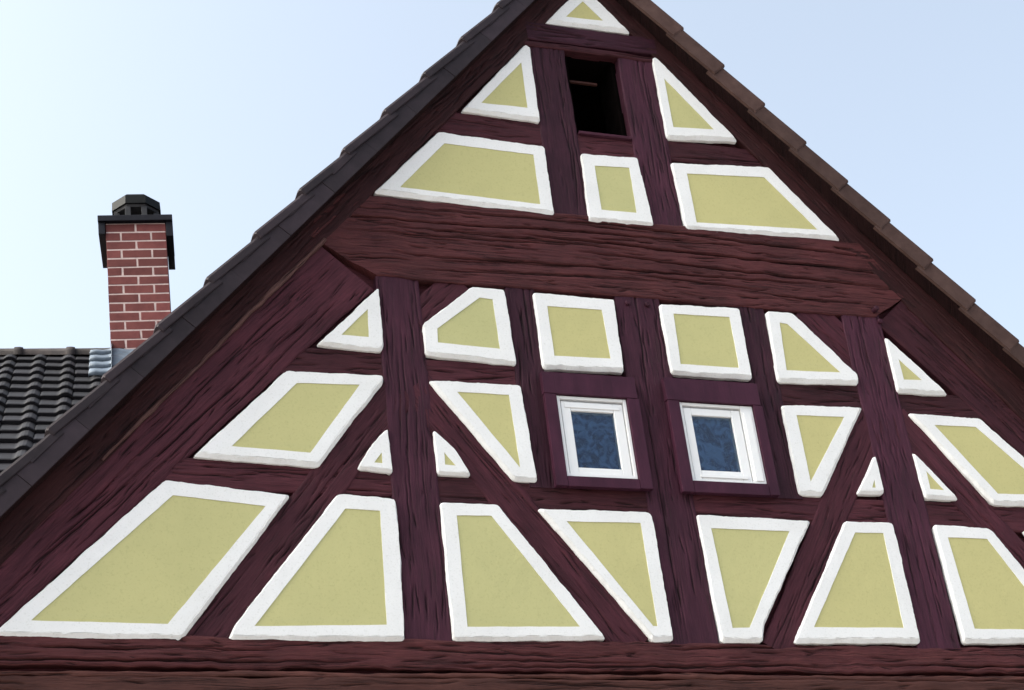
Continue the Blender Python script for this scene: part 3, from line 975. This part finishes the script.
ridge_caps(rd, Vector((APX, 0, APZ + EYE - 0.03)), Vector((0, 1, 0)), Vector((0, 0, 1)), Vector((1, 0, 0)), VY, 7.6, 0.4, 0.12, 3)
rd.build('ridge', M['verge_dark'], house)

# ------------------------------------------------------------------ the house behind, with its chimney
WA = R(7.0)
WO = Vector((1.55, 3.70, 7.185 + EYE))                  # on the ridge, at the chimney's left edge
wu = Vector((math.cos(WA), -math.sin(WA), 0)); wf = Vector((-math.sin(WA), -math.cos(WA), 0))
PIT = R(42.5)
wd = wf * math.cos(PIT) + Vector((0, 0, -math.sin(PIT))); wnn = wf * math.sin(PIT) + Vector((0, 0, math.cos(PIT)))
wb = -wf * math.cos(PIT) + Vector((0, 0, -math.sin(PIT))); wbn = -wf * math.sin(PIT) + Vector((0, 0, math.cos(PIT)))
UP = Vector((0, 0, 1))
rf = MB()
tile_rows(rf, WO, wu, wd, wnn, -0.05 - 0.228 * 35, 1.4, 17, 0.235, 0.228, 77, start=0.06)
tl = rf.build('roof_tiling', M['tile'], annex)
sl = MB()
ua, ub = -8.0, 1.35
sl.add([WO + wu * ua - UP * 0.03, WO + wu * ub - UP * 0.03, WO + wu * ub + wd * 4.12 - UP * 0.03, WO + wu * ua + wd * 4.12 - UP * 0.03,
        WO + wu * ub + wb * 4.6 - UP * 0.03, WO + wu * ua + wb * 4.6 - UP * 0.03,
        WO + wu * ua - UP * 0.2, WO + wu * ub - UP * 0.2, WO + wu * ub + wd * 4.05 - UP * 0.2, WO + wu * ua + wd * 4.05 - UP * 0.2,
        WO + wu * ub + wb * 4.6 - UP * 0.2, WO + wu * ua + wb * 4.6 - UP * 0.2],
       [(0, 3, 2, 1), (0, 1, 4, 5), (6, 7, 8, 9), (7, 6, 11, 10), (3, 9, 8, 2), (0, 6, 9, 3), (0, 5, 11, 6), (1, 2, 8, 7), (1, 7, 10, 4), (4, 10, 11, 5)])
sl.build('roof', M['soffit'], annex)
rc = MB()
ridge_caps(rc, WO - UP * 0.035, wu, UP, wf, -8.0, -0.22, 0.405, 0.10, 8)
rc.build('ridge', M['ridge'], annex)
wl = MB()
fy, by = 2.9, -3.2
zt = WO.z - 0.22 - fy * math.tan(PIT)
def wp(u, v, z): return Vector((WO.x, WO.y, 0)) + wu * u + wf * v + UP * z
zb = WO.z - 0.22 - 3.2 * math.tan(PIT)
wl.add([wp(-7.8, fy, 0), wp(1.2, fy, 0), wp(1.2, fy, zt), wp(-7.8, fy, zt), wp(-7.8, by, 0), wp(1.2, by, 0), wp(1.2, by, zb), wp(-7.8, by, zb),
        wp(-7.8, 0, WO.z - 0.25), wp(1.2, 0, WO.z - 0.25)],
       [(0, 1, 2, 3), (5, 4, 7, 6), (4, 0, 3, 8, 7), (1, 5, 6, 9, 2)])
wl.build('wall', M['cream'], annex)

# chimney
LEAN = R(-2.4)
CW, CD = 0.495, 0.50


def cx(p):                 # local chimney coordinates (u across, v towards the viewer, z up from the ridge)
    z = p[2]
    c_, s_ = math.cos(R(4.0)), math.sin(R(4.0))     # turned a little more towards the street
    q0, q1 = p[0] * c_ + p[1] * s_, -p[0] * s_ + p[1] * c_
    u = q0 + math.tan(LEAN) * z
    return WO + wu * u + wf * (-q1) + UP * z


ch = MB()
ch.box(0.003, CW - 0.003, -0.0985, CD - 0.10, -0.55, 1.218, 1, 0.5, 0, None, cx)
rb = random.Random(21)
rowh = 0.0870; zr = 1.215; row = 0
while zr > -0.35:
    z1_, z0_ = zr - 0.006, zr - rowh + 0.007
    cuts = [0, 0.122, 0.372, CW] if row % 2 == 1 else [0, 0.247, CW]
    for i in range(len(cuts) - 1):
        xa = cuts[i] + (0.0 if i == 0 else 0.0075); xb = cuts[i + 1] - (0.0 if i == len(cuts) - 2 else 0.0075)
        ch.box(xa, xb, -0.100, -0.02, z0_, z1_, 0, rb.random(), 0.0025, (0.0015, rb), cx)
        ch.box(xa, xb, CD - 0.18, CD - 0.096, z0_, z1_, 0, rb.random(), 0.0025, (0.0015, rb), cx)
    for xa, xb in ((-0.002, 0.09), (CW - 0.09, CW + 0.002)):
        for (va, vb) in ((-0.018, 0.14), (0.152, 0.318)):
            ch.box(xa, xb, va, vb, z0_, z1_, 0, rb.random(), 0.0025, None, cx)
    zr -= rowh; row += 1
chim = ch.build('chimney', [M['brick'], M['mortar']], annex)
cp = MB()
cp.box(-0.062, CW + 0.062, -0.140, CD - 0.06, 1.222, 1.280, 0, 0.5, 0.006, None, cx)
cp.box(-0.060, -0.004, -0.118, CD - 0.08, 1.105, 1.2215, 0, 0.5, 0.004, None, cx)
cp.box(CW + 0.004, CW + 0.060, -0.118, CD - 0.08, 1.075, 1.2215, 0, 0.5, 0.004, None, cx)
cp.build('chimney_cap', M['slate'], chim)


def octa(mb, cxy, r0, r1, z0, z1, rot=math.pi / 8, n=8, sx=1.0):
    vs = []
    for r_, z_ in ((r0, z0), (r1, z1)):
        vs += [cx((cxy[0] + sx * r_ * math.cos(rot + 2 * math.pi * k / n), cxy[1] + r_ * math.sin(rot + 2 * math.pi * k / n), z_)) for k in range(n)]
    mb.add(vs, [(k, (k + 1) % n, n + (k + 1) % n, n + k) for k in range(n)] + [tuple(range(n))[::-1], tuple(range(n, 2 * n))])


pc = (CW / 2 + 0.01, 0.12)
pt = MB()
octa(pt, pc, 0.205, 0.200, 1.282, 1.318)
octa(pt, pc, 0.195, 0.205, 1.415, 1.438)
for k in range(8):
    a_ = math.pi / 8 + 2 * math.pi * k / 8
    px_, py_ = pc[0] + 0.178 * math.cos(a_), pc[1] + 0.178 * math.sin(a_)
    pt.box(px_ - 0.024, px_ + 0.024, py_ - 0.024, py_ + 0.024, 1.319, 1.414, 0, 0.5, 0.004, None, cx)
octa(pt, pc, 0.12, 0.12, 1.319, 1.345)
pt.build('chimney_pot', M['pot'], chim)
hd = MB()
octa(hd, pc, 0.222, 0.218, 1.439, 1.522)
octa(hd, pc, 0.218, 0.185, 1.5225, 1.552)
hd.build('chimney_hood', M['hood'], chim)
fl_ = MB()
# stepped zinc flashing over the tiles beside the chimney, dressed along the ridge
for r in range(4):
    s0 = -0.04 + r * 0.235; s1 = s0 + 0.25
    vs = []
    us = [-0.172, -0.165, -0.12, -0.07, -0.03, -0.004, 0.0]
    hs = [0.030, 0.046, 0.050, 0.047, 0.052, 0.058, 0.10]
    for (s, li) in ((s0, 0.0), (s0 + 0.15, 0.016), (s1 - 0.02, 0.034), (s1, 0.024), (s1, 0.0)):
        for u_, h_ in zip(us, hs):
            vs.append(WO + wu * u_ + wd * s + wnn * (h_ + li))
    n_ = len(us)
    fl_.add(vs, [(a * n_ + i, (a + 1) * n_ + i, (a + 1) * n_ + i + 1, a * n_ + i + 1) for a in range(4) for i in range(n_ - 1)], 0, True)
for (s0, s1, h_) in ((0.10, 0.30, 0.055), (0.295, 0.62, 0.048)):
    vs = []
    for s, li in ((s0, 0.02), (s1 - 0.01, 0.008), (s1, 0.0), (s1, -0.02)):
        for k in range(12):
            u_ = 0.002 + k * (CW + 0.1) / 11
            vs.append(WO + wu * u_ + wd * s + wnn * (h_ + li + 0.004 * math.sin(k * 1.9)))
    fl_.add(vs, [(a * 12 + i, (a + 1) * 12 + i, (a + 1) * 12 + i + 1, a * 12 + i + 1) for a in range(3) for i in range(11)], 0, True)
fl_.build('flashing', M['lead'], chim)
